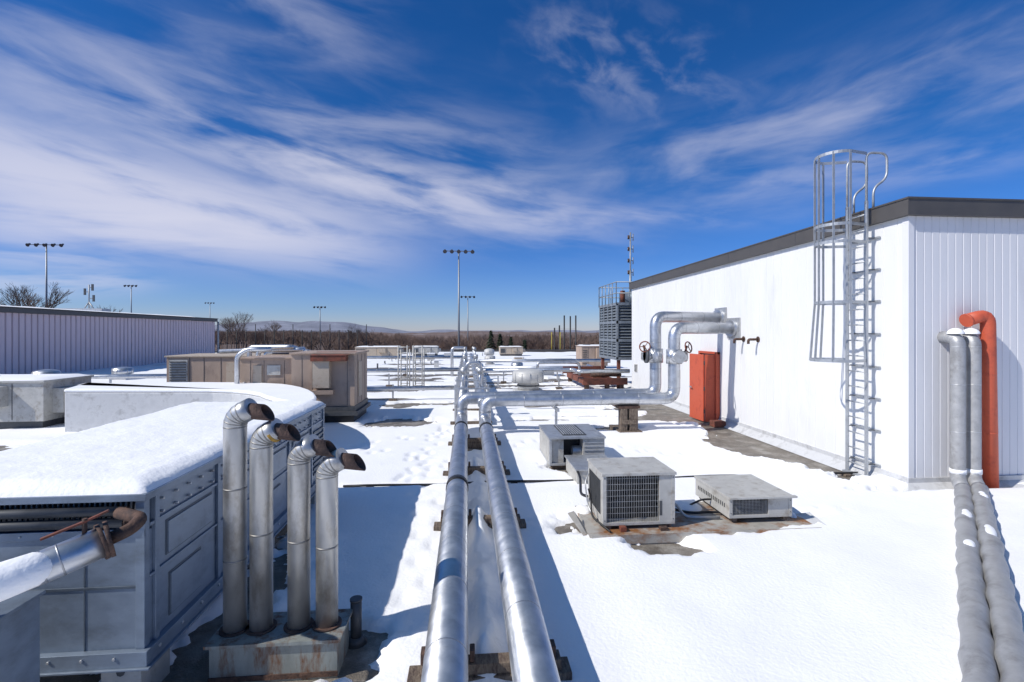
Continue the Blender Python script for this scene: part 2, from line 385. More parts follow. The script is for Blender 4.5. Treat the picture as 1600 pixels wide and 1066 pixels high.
for x,y,dx in ((5.72,YA,1),(5.42,YB,-1)):
    zz=2.14
    b.cyl((x,y,zz-.2),(x,y,zz+.2),.215,GALV,seg=24)
    b.cyl((x-.02,y,zz),(x-.02,y-.36 if dx>0 else y-.2,zz),.15,GALV,seg=24)
    b.cyl((x+dx*.1,y,zz),(x+dx*.34,y,zz),.15,GALV,seg=24)
    b.cyl((x+dx*.3,y,zz+.05),(x+dx*.36,y-.02,zz+.3),.03,RUST,seg=8)
    wheel((x+dx*.36,y-.12,zz+.26),(dx*.5,-.8,.2),.15,RUSTR)
b.cyl((5.08,YB-.1,2.12),(5.14,YB-.1,2.12),.19,DGREY,seg=20); b.cyl((5.72,YA-.37,2.14),(5.72,YA-.39,2.14),.17,GALV2,seg=24)
b.done()
b=B("timber_pipe_supports")
random.seed(3)
for y in (3.95,7.0,9.6,12.2):
    b.box(-.46,.82,y-.10,y+.10,.0,.14,WOOD); b.box(-.34-random.random()*.05,.74,y-.07,y+.06,.143,.228,WOOD)
    b.box(-.36,-.30,y-.05,y+.05,.23,.32,RUST); b.box(.02,.06,y-.05,y+.05,.23,.32,RUST); b.box(.65,.70,y-.05,y+.05,.23,.32,RUST)
for y in (15,17.5,20,22.5,25,28,31,35,39):
    b.box(-.5,.75,y-.09,y+.09,0,.14,WOOD)
    for x in (-.38,.6): b.box(x,x+.06,y-.03,y+.03,.14,1.25,GALV2)
    b.box(-.42,.7,y-.04,y+.04,.66,.72,GALV2); b.box(-.42,.7,y-.035,y+.035,1.1,1.15,GALV2)
b.done(.006)
b=B("timber_post_support")
b.box(4.12,4.75,13.2,14.25,0,.12,WOOD); b.box(4.18,4.36,13.3,13.55,.12,.72,WOOD); b.box(4.42,4.66,13.3,13.55,.12,.72,WOOD); b.box(4.12,4.72,13.3,14.15,.72,.80,RUST)
b.box(4.2,4.64,13.27,13.3,.3,.42,WOOD)
b.done(.008)
b=B("cross_pipe_stand")
b.box(2.4,2.46,13.2,14.2,.68,.76,GALV2); b.box(2.4,2.46,13.5,13.56,0,.68,GALV2)
b.done()

# ------------------------------------------------------------------ chiller at left
ch=bpy.data.objects.new("rooftop_chiller",None); scene.collection.objects.link(ch)
cx0,cx1,cy0,cy1,cz0,cz1=-4.45,-2.37,3.9,8.5,.42,1.62
b=B("casing")
b.box(cx0,cx1,cy0+.10,cy1,cz0+.06,cz1-.05,STEEL)
b.box(cx0,cx1,cy0,cy0+.10,cz0+.06,1.33,STEEL)
b.box(cx0-.03,cx1+.035,cy0-.035,cy1+.03,cz1-.05,cz1,STEEL)
b.box(cx0-.03,cx1+.05,cy0-.05,cy1+.03,cz0-.05,cz0+.06,STEEL)
b.box(cx0-.03,cx1+.075,cy0-.07,cy1+.03,cz0-.065,cz0-.05,STEEL)
b.box(cx0,cx1+.012,cy0-.014,cy0,1.30,1.36,STEEL)
b.box(cx0,cx1+.004,cy0-.01,cy0,.925,.945,STEELD)
for x in (-4.3,-3.6,-2.78): b.box(x,x+.012,cy0-.006,cy0,cz0+.06,1.30,STEELD)
b.box(cx1-.05,cx1+.012,cy0-.012,cy0+.05,cz0+.06,cz1-.05,STEEL)
b.box(cx1,cx1+.02,cy0+.05,cy1,1.36,1.385,STEEL); b.box(cx1,cx1+.02,cy0+.05,cy1,.98,1.0,STEEL)
for y in (4.0,4.95,5.9,6.85,7.8,8.42): b.box(cx1,cx1+.026,y,y+.05,cz0+.06,cz1-.05,STEEL)
for i,y in enumerate((4.12,5.07,6.02,6.97)):
    b.box(cx1,cx1+.018,y+.06,y+.74,1.06,1.31,STEEL); b.box(cx1,cx1+.006,y+.045,y+.755,1.045,1.325,STEELD)
    if i in(0,1,2): b.box(cx1,cx1+.018,y+.10,y+.55,.56,.88,STEEL); b.box(cx1,cx1+.006,y+.085,y+.565,.545,.895,STEELD)
for y in np.arange(4.1,8.4,.19):
    for z in (1.52,1.42): b.cyl((cx1,y,z),(cx1+.03,y,z),.012,GALV2,seg=6)
for y in np.arange(4.0,8.4,.3): b.cyl((cx1+.05,y,.44),(cx1+.062,y,.44),.014,GALV2,seg=6)
for x in np.arange(-4.3,-2.4,.22): b.cyl((x,cy0-.062,.44),(x,cy0-.05,.44),.012,GALV2,seg=6); b.cyl((x,cy0-.02,1.33),(x,cy0-.014,1.33),.009,GALV2,seg=6)
for k in range(9): b.box(cx1,cx1+.03,7.9,8.4,.6+k*.08,.63+k*.08,STEELD)
b.done(.004,ch)
b=B("front_coil_opening")
b.box(cx0,cx1-.05,cy0+.085,cy0+.1,1.36,1.565,BLACK)
n=110
for k in range(n):
    x=cx0+k*(cx1-.1-cx0)/n; sgn=.014 if k%2 else -.014
    b.beam((x,cy0+.07,1.37),(x+.03,cy0+.05+sgn,1.56),.006,.01,GALV2)
for z,r in ((1.50,.034),(1.415,.034)):
    b.cyl((cx0,cy0-.02,z),(cx1-.12,cy0-.02,z),r,DGREY); b.cyl((cx1-.12,cy0-.02,z),(cx1-.10,cy0-.02,z),r*.85,RUST)
b.done(parent=ch)
b=B("feet")
for x in (-4.2,-2.56):
    for y in (3.95,6.2,8.2):
        b.prism([(x-.14,y),(x+.14,y),(x+.14,y+.02),(x-.14,y+.02)],.0,.352,LTGREY)
        b.box(x-.12,x-.10,y+.02,y+.4,0,.352,LTGREY); b.box(x+.10,x+.12,y+.02,y+.4,0,.352,LTGREY); b.cyl((x,y-.01,.28),(x,y,.28),.03,DGREY,seg=8)
b.done(.003,ch)
snowcap("snow_on_top",cx0,cx1,cy0,cy1,cz1,.085,ch,.03,3)

# header pipe, front left
b=B("snowy_header_pipe")
b.pipe([(-4.4,3.0,1.24),(-3.05,3.0,1.26),(-2.62,3.22,1.36),(-2.34,3.46,1.45)],.10,GALV,.16,22,GALVD,.8)
b.cyl((-2.36,3.445,1.445),(-2.345,3.46,1.45),.118,RUST,seg=22); b.cyl((-2.335,3.47,1.453),(-2.315,3.485,1.458),.12,RUST,seg=22)
b.pipe([(-2.32,3.48,1.456),(-2.25,3.56,1.48),(-2.27,3.72,1.50),(-2.5,3.84,1.50)],.042,RUST,.06,14)
b.cyl((-2.42,3.40,1.50),(-2.42,3.40,1.62),.014,RUST,seg=8)
b.beam((-2.42,3.40,1.60),(-2.60,3.30,1.535),.03,.012,RUSTR); b.beam((-2.42,3.40,1.60),(-2.31,3.45,1.65),.03,.012,RUSTR)
pts=[(-4.4,3.0,1.24),(-3.4,3.0,1.265),(-3.05,3.0,1.27),(-2.86,3.09,1.31),(-2.70,3.18,1.345),(-2.58,3.26,1.375),(-2.50,3.32,1.39)]
b.sweep([Vector(p)+Vector((.008,-.03,.012)) for p in pts],.1,SNOW,24,True,[.114,.116,.115,.112,.108,.10,.06])
b.done()
b=B("junction_cabinet")
b.box(-3.7,-2.76,3.12,3.5,.30,1.10,STEEL); b.box(-3.72,-2.74,3.10,3.52,1.10,1.12,STEEL); b.box(-2.95,-2.94,3.112,3.12,.32,1.1,STEELD)
b.box(-3.7,-2.76,3.11,3.12,.62,.64,STEELD)
b.box(-3.5,-3.45,3.2,3.4,0,.30,STEEL); b.box(-2.86,-2.81,3.2,3.4,0,.30,STEEL)
b.done(.004)

# ------------------------------------------------------------------ four exhaust stacks
b=B("exhaust_flue_stacks")
b.box(-2.04,-1.05,4.16,4.56,.0,.30,CURB); b.box(-2.07,-1.02,4.13,4.59,.30,.325,CURB)
b.box(-2.045,-1.045,4.15,4.16,.02,.06,RUST)
for x,zt in ((-1.93,2.10),(-1.72,1.93),(-1.415,1.79),(-1.185,1.67)):
    y=4.36; r=.090
    b.cyl((x,y,.32),(x,y,.34),.12,RUST,seg=20)
    b.pipe([(x,y,.32),(x,y,zt),(x+.15,y-.03,zt+.075)],r,STACK,.12,24,STACKD,.85)
    d=Vector((1,-.22,-.06)).normalized()
    P0=Vector((x+.10,y-.02,zt+.05)); seg=32; rr=.066
    w=(Vector((0,0,1))-d*d.z).normalized(); u=w.cross(d).normalized()   # w up, u towards the viewer side
    vs=[]
    for rad,inn in [(rr,0),(rr,1),(rr*.88,1),(rr*.88,.2)]:
        for k in range(seg):
            a=2*math.pi*k/seg; off=u*math.cos(a)*rad+w*math.sin(a)*rad
            Ln=inn*(.19-math.sin(a)*.05) if inn else 0
            vs.append(P0+d*Ln+off)
    fs=[];sm=[]
    for q in range(3):
        for k in range(seg): fs.append((q*seg+k,q*seg+(k+1)%seg,(q+1)*seg+(k+1)%seg,(q+1)*seg+k)); sm.append(q!=1)
    b.add(vs,fs,SPOUT,sm)
    b.cyl(P0+d*.03,P0+d*.035,rr*.87,BLACK,seg=24)
b.cyl((-1.625,4.345,1.967),(-1.60,4.34,1.98),.0925,OCHRE,seg=24)
b.done()
b=B("vent_stub_pipe"); b.cyl((-1.0,4.62,0),(-1.0,4.62,.38),.05,DGREY); b.cyl((-1.0,4.62,0),(-1.0,4.62,.06),.1,DGREY,r2=.055); b.cyl((-1.0,4.62,.38),(-1.0,4.62,.40),.055,DGREY); b.done()

# ------------------------------------------------------------------ snow covered low screen
le=bpy.data.objects.new("membrane_covered_curb",None); scene.collection.objects.link(le)
def chaikin(P,n=2):
    for _ in range(n):
        Q=[]
        for i in range(len(P)):
            a=P[i];c=P[(i+1)%len(P)]
            Q+=[(a[0]*.75+c[0]*.25,a[1]*.75+c[1]*.25),(a[0]*.25+c[0]*.75,a[1]*.25+c[1]*.75)]
        P=Q
    return P
fp=[(-10.9,14.6),(-8.5,14.4),(-5.9,14.1),(-4.3,11.7),(-3.25,11.4),(-4.4,14.4),(-6.2,16.2),(-11.6,16.5)]
fpc=[(-10.9,14.6)]+chaikin(fp,2)[1:-3]+[(-11.6,16.5)]
b=B("curb_wall"); b.prism(fpc,0,1.17,MEMB); b.done(.02,le)
b=B("snow_on_curb"); cxm=sum(p[0] for p in fpc)/len(fpc)
b.prism([(x+(.03 if x>cxm else -.03),y) for x,y in fpc],1.17,1.27,SNOW); b.done(.05,le)

# ------------------------------------------------------------------ tan rooftop unit
b=B("tan_rooftop_unit")
b.box(-5.2,-3.42,15.5,17.4,.0,.30,BLACK); b.box(-5.35,-3.3,15.4,17.5,.30,.42,DGREY); b.box(-5.25,-3.38,15.46,17.45,.42,.58,DGREY)
b.box(-5.25,-3.40,15.5,17.4,.58,2.15,TAN); b.box(-5.3,-3.34,15.44,17.46,2.15,2.2,TAN)
b.box(-6.9,-5.25,17.2,20.9,.3,1.98,TAN)
b.box(-11.0,-6.9,19.4,21.6,.3,1.90,TAN); b.box(-11.05,-6.85,19.34,21.66,1.90,1.95,TAN2); b.box(-6.95,-5.2,17.21,20.95,1.98,2.03,TAN)
b.box(-6.9,-5.25,15.9,17.2,.3,2.0,TAN)
b.box(-6.95,-5.2,15.85,17.2,2.0,2.04,TAN)
for x in (-4.95,-4.65,-3.62): b.box(x,x+.012,15.492,15.5,.6,2.12,DGREY)
b.box(-4.58,-4.1,15.30,15.5,1.15,1.95,TAN2); b.box(-4.62,-3.6,15.22,15.5,1.95,2.12,RUSTR); b.box(-4.62,-4.0,15.32,15.5,.95,1.08,TAN)
b.add([(-4.64,15.2,2.125),(-3.58,15.2,2.125),(-3.4,15.9,2.215),(-4.62,15.9,2.215)],[(0,1,2,3)],RUSTR)
for y in (15.9,16.5,17.0): b.box(-3.4,-3.392,y,y+.012,.6,2.12,DGREY)
b.box(-3.4,-3.38,16.0,16.45,.8,1.9,TAN2)
for x in (-6.6,-6.2,-5.6): b.box(x,x+.012,15.892,15.9,.35,1.95,DGREY)
b.box(-6.5,-6.25,15.86,15.9,1.2,1.8,TAN2); b.box(-6.1,-5.7,15.87,15.9,1.5,1.8,LTGREY)
for x in (-10.2,-9.7,-9.1,-8.4,-7.7,-7.2): b.box(x,x+.02,19.39,19.4,.35,1.88,DGREY)
b.box(-10.9,-10.25,19.36,19.4,.7,1.8,LTGREY)
for k in range(11): b.box(-10.86,-10.3,19.33,19.36,.75+k*.095,.79+k*.095,DGREY)
b.box(-8.9,-8.5,19.37,19.4,.9,1.7,TAN2)
b.done(.008)
b=B("rooftop_unit_piping")
for k,(x,z) in enumerate(((-7.75,2.28),(-7.45,2.18),(-7.2,2.1))):
    b.pipe([(x,18.6,.4),(x,18.6,z),(x+1.6,18.2+.1*k,z+.02),(x+1.6,18.9,z-.1)],.085,GALV,.2,14,GALVD,.9)
b.pipe([(-8.9,18.9,2.12),(-6.2,18.7,2.2),(-6.1,19.3,2.2)],.08,GALV,.2,14,GALVD,.9)
b.pipe([(-7.05,17.0,1.1),(-6.95,16.2,1.25),(-6.7,15.8,1.25),(-6.7,15.8,.6)],.06,GALV,.15,12,GALVD,.9)
b.pipe([(-5.9,15.7,2.3),(-6.6,15.7,2.3),(-6.9,15.7,2.1),(-6.9,15.7,.9)],.07,GALV,.15,12,GALVD,.9)
b.done()

# ------------------------------------------------------------------ condensing units
def condenser(name,x0,x1,y0,y1,z0,z1,split,mt=LTGREY,fins=22):
    b=B(name)
    b.box(x0,x1,y0,y1,z0,z0+.04,mt); b.box(x0-.015,x1+.015,y0-.02,y1+.015,z1-.035,z1,mt)
    b.box(x0,x0+.05,y0,y0+.04,z0+.04,z1-.035,mt); b.box(x1-.05,x1,y0,y0+.04,z0+.04,z1-.035,mt)
    b.box(x0,x0+.02,y0+.04,y1,z0+.04,z1-.035,mt); b.box(x1-.02,x1,y0+.04,y1,z0+.04,z1-.035,mt); b.box(x0+.02,x1-.02,y1-.02,y1,z0+.04,z1-.035,mt)
    xs_=x0+(x1-x0)*split
    b.box(xs_,x1-.05,y0+.004,y0+.03,z0+.04,z1-.035,mt)
    b.box(x0+.05,xs_,y0+.16,y0+.17,z0+.04,z1-.035,BLACK)
    for q in np.linspace(x0+.07,xs_-.02,fins): b.box(q,q+.004,y0+.012,y0+.016,z0+.04,z1-.035,GALV2)
    for z in np.linspace(z0+.08,z1-.08,8): b.box(x0+.05,xs_,y0+.017,y0+.022,z,z+.004,GALV2)
    cx=(x0+xs_)/2; cz=(z0+z1)/2; rr=min(xs_-x0,z1-z0)*.42
    b.cyl((cx,y0+.06,cz),(cx,y0+.14,cz),.05,BLACK)
    for k in range(4):
        a=k*math.pi/2+.4; c,s_=math.cos(a),math.sin(a)
        b.add([(cx+c*.04,y0+.08,cz+s_*.04),(cx+c*rr-s_*.06,y0+.07,cz+s_*rr+c*.06),(cx+c*rr+s_*.08,y0+.12,cz+s_*rr-c*.08)],[(0,1,2)],BLACK)
    for y in np.linspace(y0+.12,y1-.12,16): b.box(x0-.012,x0-.002,y,y+.008,z0+.12,z1-.12,DGREY)
    for x in (x0+.05,x1-.12): b.box(x,x+.07,y0+.02,y1-.02,z0-.05,z0,WOOD)
    for (px,pz) in ((x0+.025,z0+.07),(x1-.025,z0+.07),(x1-.025,z1-.07),(x0+.025,z1-.07)): b.cyl((px,y0-.004,pz),(px,y0,pz),.008,DGREY,seg=6)
    return b
b=condenser("condensing_unit",1.83,2.84,6.62,7.45,.18,.89,.78)
b.box(2.62,2.66,6.622,6.624,.3,.5,DGREY)
b.pipe([(1.70,6.9,.6),(1.76,7.0,.45),(1.72,6.8,.25),(1.9,6.5,.15)],.014,BLACK,.08,8)
b.pipe([(1.8,7.3,.7),(1.72,7.2,.6),(1.74,7.1,.3),(1.8,6.9,.15)],.012,GALV2,.08,8)
b.box(2.05,2.13,6.53,6.61,.127,.19,RUSTR); b.box(2.60,2.70,6.52,6.6,.127,.17,RUST)
b.done(.006)
b=condenser("condensing_unit",3.65,4.58,6.68,7.72,.20,.50,.62,fins=24)
b.box(3.63,4.62,6.62,6.68,.48,.505,LTGREY)
b.pipe([(3.3,7.3,.16),(3.5,7.2,.3),(3.7,7.2,.3)],.015,BLACK,.06,8)
b.done(.006)
b=B("equipment_curb_tray")
b.prism([(1.60,6.42),(4.80,6.42),(4.86,7.6),(1.66,7.6)],.0,.125,TRAY); b.box(1.62,4.82,6.405,6.42,.02,.14,TRAY)
b.add([(1.40,6.9,.27),(1.58,6.38,.05),(1.62,6.38,.05),(1.50,6.95,.28),(1.62,6.8,.13)],[(0,1,2,3),(1,4,3)],TRAY)
b.add([(4.78,6.40,.09),(4.94,6.40,.13),(5.0,6.9,.17),(4.8,6.95,.13)],[(0,1,2,3)],MEMB)
b.dome((3.25,7.35,.12),.32,.10,SNOW,20,5,ry=.22); b.dome((1.74,7.4,.12),.12,.06,SNOW,16,5,ry=.18); b.dome((4.72,7.1,.12),.1,.06,SNOW,16,5,ry=.3)
b.done()
b=B("insulated_refrigerant_lines")
b.pipe([(2.8,7.2,.26),(3.2,7.0,.17),(3.6,7.05,.17),(4.2,6.8,.17)],.02,BLACK,.2,8)
b.pipe([(2.0,9.4,.35),(1.95,8.5,.3),(1.75,7.6,.3),(1.75,7.2,.4)],.022,BLACK,.2,8)
b.pipe([(2.85,7.1,.35),(3.05,7.1,.3),(3.1,6.9,.16),(3.6,6.85,.16)],.02,GALV2,.1,8)
b.done()
b=B("louvered_intake_unit")
x0,x1,y0,y1,z0,z1=1.66,2.80,10.0,11.4,.1,.68
b.box(x0,x1,y0,y1,z0,z0+.05,GALV2); b.box(x0,x0+.3,y0+.05,y1,z0+.05,z1-.04,LTGREY); b.box(x1-.45,x1,y0,y1,z0+.05,z1-.04,LTGREY)
b.box(x0-.02,x1+.02,y0-.03,y1+.02,z1-.04,z1,GALV2); b.box(x0+.3,x1-.45,y0+.3,y0+.32,z0+.05,z1-.04,BLACK); b.box(x0,x0+.05,y0,y0+.05,z0+.05,z1-.04,GALV2)
b.box(x0+.3,x0+.8,y0+.15,y1-.15,z1,z1+.015,DGREY)
for k in range(9): b.box(x0+.32+k*.05,x0+.34+k*.05,y0+.17,y1-.17,z1+.015,z1+.03,GALV2)
for k in range(5): b.box(x1-.42,x1-.03,y0-.012,y0,z0+.12+k*.08,z0+.15+k*.08,GALV2)
b.cyl((x0+.5,y0+.2,z0+.25),(x0+.75,y0+.2,z0+.25),.11,GALV2)
b.box(x0+.05,x1,y0+.1,y0+.2,0,.1,WOOD); b.done(.005)
b=B("low_duct_box")
b.box(1.95,2.70,8.75,9.75,.08,.34,LTGREY); b.box(1.92,2.73,8.72,9.78,.34,.37,GALV2); b.box(2.2,2.215,8.74,8.75,.1,.34,DGREY); b.box(1.95,2.65,8.85,8.95,0,.08,WOOD)
b.box(2.73,2.95,9.1,9.7,.05,.3,DGREY)
b.done(.005)

# ------------------------------------------------------------------ mid-distance rooftop equipment
def mushroom(name,x,y,r,h,mt=GALV,z=0):
    b=B(name); b.box(x-r*.9,x+r*.9,y-r*.9,y+r*.9,z,z+h*.22,MEMB)
    b.cyl((x,y,z+h*.22),(x,y,z+h*.55),r*.68,mt,seg=28); b.cyl((x,y,z+h*.36),(x,y,z+h*.41),r*.72,DGREY,seg=28)
    b.cyl((x,y,z+h*.5),(x,y,z+h*.86),r*.98,mt,r2=r,seg=32); b.dome((x,y,z+h*.86),r,h*.16,mt,28)
    for k in range(12):
        a=k*math.pi/6; b.beam((x+math.cos(a)*r,y+math.sin(a)*r,z+h*.5),(x+math.cos(a)*r,y+math.sin(a)*r,z+h*.86),.015,.02,GALV2)
    b.done()
WH=mat("white_vent",(.52,.515,.495),.5,.1,.08,4)
mushroom("mushroom_exhaust_fan",2.72,22.2,.70,1.18,WH)
mushroom("mushroom_exhaust_fan",-21.0,27,.55,.95,GALV)
mushroom("mushroom_exhaust_fan",-20,31,.5,.8,GALV)
mushroom("mushroom_exhaust_fan",1.9,42,.45,.9,WH)
mushroom("mushroom_exhaust_fan",3.4,34,.4,.8,GALV)
mushroom("mushroom_exhaust_fan",2.2,50,.5,1.2,WH)
mushroom("mushroom_exhaust_fan",-12.2,33,.5,.8,GALV)
def rtu(name,x0,x1,y0,y1,z0,z1,mt):
    b=B(name); b.box(x0+.1,x1-.1,y0+.1,y1-.1,0,z0,DGREY); b.box(x0,x1,y0,y1,z0,z1,mt); b.box(x0-.05,x1+.05,y0-.05,y1+.05,z1,z1+.05,mt)
    w=x1-x0
    for k in range(1,4): b.box(x0+w*k/4,x0+w*k/4+.02,y0-.008,y0,z0+.05,z1-.03,DGREY)
    for k in range(7): b.box(x0+.08,x0+w/4-.08,y0-.03,y0,z0+.15+k*(z1-z0-.3)/7,z0+.2+k*(z1-z0-.3)/7,DGREY)
    b.box(x0+w*.55,x0+w*.72,y0-.25,y0,z0+(z1-z0)*.4,z1-.1,mt)
    b.cyl((x0+w*.3,(y0+y1)/2,z1+.05),(x0+w*.3,(y0+y1)/2,z1+.15),.3,DGREY)
    b.box(x1,x1+.3,y0+.3,y1-.3,z0+.2,z1-.2,mt)
    o=b.done(.01); snowcap("snow_on_top",x0,x1,y0,y1,z1+.05,.07,o,.2,4,0); return o
rtu("grey_rooftop_unit",-15.2,-11.9,15.2,17.0,.3,1.40,LTGREY)
rtu("rooftop_unit",8.6,10.6,37,39,.3,1.75,TAN)
rtu("rooftop_unit",-12,-7.5,55,58,.3,1.2,TAN2)
rtu("rooftop_unit",-6.5,-3.5,60,62,.3,1.1,LTGREY)
rtu("rooftop_unit",-20,-16,46,49,.3,1.3,TAN)
rtu("rooftop_unit",3.8,6.5,58,60,.3,1.1,TAN2)
rtu("rooftop_unit",-23.5,-20.5,22,24,.3,.9,LTGREY)
b=B("pipe_crossover_stile")
for x in (-3.25,-2.55):
    for y in (24.0,25.0):
        for dx in (0,.42): b.cyl((x+dx,y,0),(x+dx,y,2.2 if y<24.5 else 2.0),.03,LTGREY,seg=8)
        for z in np.arange(.3,2.2,.3): b.cyl((x,y,z),(x+.42,y,z),.02,LTGREY,seg=6)
    b.cyl((x,24,2.0),(x,25,2.0),.025,LTGREY,seg=6)
b.box(-3.4,-2.0,23.9,24.1,0,.1,WOOD); b.box(-3.4,-2.0,24.9,25.1,0,.1,WOOD)
b.done()
b=B("rooftop_branch_pipes")
def bp(pts,r,m=GALV): b.pipe(pts,r,m,.25,12,GALVD,2.5)
bp([(.4,24.3,.95),(5.2,24.3,.97),(5.2,23.2,.97),(7.7,23.2,.97)],.10)
bp([(.3,27.5,.85),(7.0,27.5,.85),(7.1,29,.85)],.10)
bp([(.3,31,1.05),(9,31,1.05)],.10)
bp([(-.2,20.6,.55),(-7,20.6,.5),(-7,22,.5)],.09)
bp([(-.2,26,.9),(-9,26.3,.8),(-9,30,.8)],.10)
bp([(-.2,33,1.2),(-14,33,1.2)],.10)
bp([(-13,24,.35),(-22,24.3,.35)],.13); bp([(-12,22.3,.3),(-22,22.5,.3)],.10); bp([(-14,28,.5),(-26,28,.5)],.12)
bp([(4.6,19.6,.42),(7.6,19.4,.45)],.13)
bp([(2.0,17.8,.25),(6.9,17.6,.25)],.06)
bp([(3.6,25.5,.9),(3.6,25.5,1.25),(5.8,25.5,1.25),(5.8,25.5,.2)],.07)
for x,y in ((1.5,24.3),(4.5,24.3),(5.5,19.5),(2,27.5),(5,27.5),(3,31),(6,31),(-3,20.6),(-5.5,20.6),(-4,26.1),(-7,26.2),(-4,33),(-8,33),(-16,24),(-20,24),(-15,28),(-22,28)):
    b.box(x-.15,x+.15,y-.12,y+.12,0,.12,WOOD); b.box(x-.03,x+.03,y-.04,y+.04,.12,.7 if y!=19.5 else .3,GALV2)
b.done()
b=B("pipe_expansion_valves")
for y,h in ((16.2,1.6),(19,1.45),(24,1.7),(29,1.9),(34,1.8)):
    for x in (-.12,.42):
        b.cyl((x,y,.9),(x,y,h),.05,GALV,seg=10); b.cyl((x,y,h-.12),(x,y,h+.05),.1,GALV2,seg=12); b.cyl((x,y-.2,.88),(x,y+.2,.88),.18,GALV,seg=18)
b.pipe([(.0,21,.9),(.0,21,1.55),(.55,21,1.55),(.55,21,.9)],.09,GALV,.2,14,GALVD,1)
b.pipe([(-.1,30,.9),(-.1,30,1.9),(-.9,30,1.9),(-.9,30,.2)],.09,GALV,.2,14,GALVD,1)
b.done()
random.seed(9)
b=B("plumbing_vent_pipes")
for k in range(40):
    x=random.uniform(-16,7); y=random.uniform(19,62)
    if abs(x)<1: continue
    h=random.uniform(.3,.8); b.cyl((x,y,0),(x,y,h),.06,random.choice([DGREY,GALV2,WH]),seg=8); b.cyl((x,y,0),(x,y,.1),.14,MEMB,r2=.07,seg=8)
b.done()
b=B("small_roof_curbs")
for k in range(14):
    x=random.uniform(-18,8); y=random.uniform(30,66); w=random.uniform(.3,1.0); h=random.uniform(.25,.8)
    if abs(x)<1.4: continue
    b.box(x,x+w,y,y+w,0,h,random.choice([LTGREY,TAN2,DGREY,WH])); b.box(x-.05,x+w+.05,y-.05,y+w+.05,h,h+.07,SNOW)
b.done()

# ------------------------------------------------------------------ cooling tower + steel frame
b=B("cooling_tower")
tx0,tx1,ty0,ty1=7.3,12,24.0,27.2
b.box(tx0+.12,tx1,ty0+.12,ty1-.12,1.5,4.2,DGREY)
for z in (1.45,2.35,3.25,4.15): b.box(tx0,tx1,ty0,ty1,z,z+.14,TOWER)
for y in np.linspace(ty0,ty1-.1,5): b.box(tx0+.01,tx0+.11,y,y+.1,1.5,4.2,TOWER)
for x in np.linspace(tx0+.02,tx1-.1,6): b.box(x,x+.1,ty0+.01,ty0+.1,1.5,4.2,TOWER)
for z in np.arange(1.65,4.1,.15):
    b.add([(tx0+.02,ty0,z),(tx0+.02,ty1,z),(tx0+.12,ty1,z+.1),(tx0+.12,ty0,z+.1)],[(0,1,2,3)],TOWER)
    b.add([(tx0,ty0+.02,z),(tx1,ty0+.02,z),(tx1,ty0+.12,z+.1),(tx0,ty0+.12,z+.1)],[(0,1,2,3)],TOWER)
for z in (4.75,5.3):
    b.cyl((tx0,ty0,z),(tx0,ty1,z),.025,TOWER,seg=8); b.cyl((tx0,ty0,z),(tx1,ty0,z),.025,TOWER,seg=8); b.cyl((tx0,ty1,z),(tx1,ty1,z),.025,TOWER,seg=8)
for y in np.linspace(ty0,ty1,6): b.cyl((tx0,y,4.2),(tx0,y,5.3),.025,TOWER,seg=8); b.cyl((tx1,y,4.2),(tx1,y,5.3),.025,TOWER,seg=8)
for x in np.linspace(tx0,tx1,8): b.cyl((x,ty1,4.2),(x,ty1,5.3),.025,TOWER,seg=8); b.cyl((x,ty0,4.2),(x,ty0,5.3),.025,TOWER,seg=8)
b.cyl((9.2,25.6,4.2),(9.2,25.6,4.9),1.2,STEELD,seg=28); b.cyl((7.75,24.4,4.3),(7.75,24.4,4.9),.12,RUSTR)
for x in (7.4,9.5,11.8):
    for y in (24.1,27.0): b.box(x,x+.15,y,y+.15,0,1.45,PRIMER)
b.done()
b=B("rusty_steel_dunnage")
b.box(5.5,7.68,23.4,23.6,.30,.62,PRIMER); b.box(5.3,7.6,27.3,27.5,.55,.92,PRIMER); b.box(5.5,5.7,23.6,27.3,.35,.60,PRIMER); b.box(7.2,7.4,23.6,27.3,.30,.50,PRIMER)
for x in (5.6,6.6,7.3):
    b.box(x,x+.2,23.42,23.6,0,.30,RUST); b.box(x,x+.2,27.3,27.48,0,.55,RUST)
for k in range(7): b.box(5.7,7.2,23.9+k*.5,24.02+k*.5,.42,.56,RUSTR)
b.cyl((6.0,23.9,.75),(7.5,23.9,.75),.10,RUST,seg=12); b.box(6.2,6.6,24.2,24.8,.56,.95,RUSTR)
b.done()
b=B("radio_antenna_mast")
ax,ay=8.35,25.0
b.cyl((ax,ay,4.2),(ax,ay,7.95),.04,POLE,seg=8); b.cyl((ax,ay,4.2),(ax,ay,6.0),.06,POLE,seg=8)
for z in (5.9,6.5,7.1,7.7): b.cyl((ax-.16,ay,z),(ax+.16,ay,z),.02,POLE,seg=6); b.cyl((ax+.14,ay,z-.18),(ax+.14,ay,z+.18),.025,POLE,seg=6); b.cyl((ax-.1,ay,z-.1),(ax-.1,ay,z+.1),.05,RUST,seg=6)
b.done()

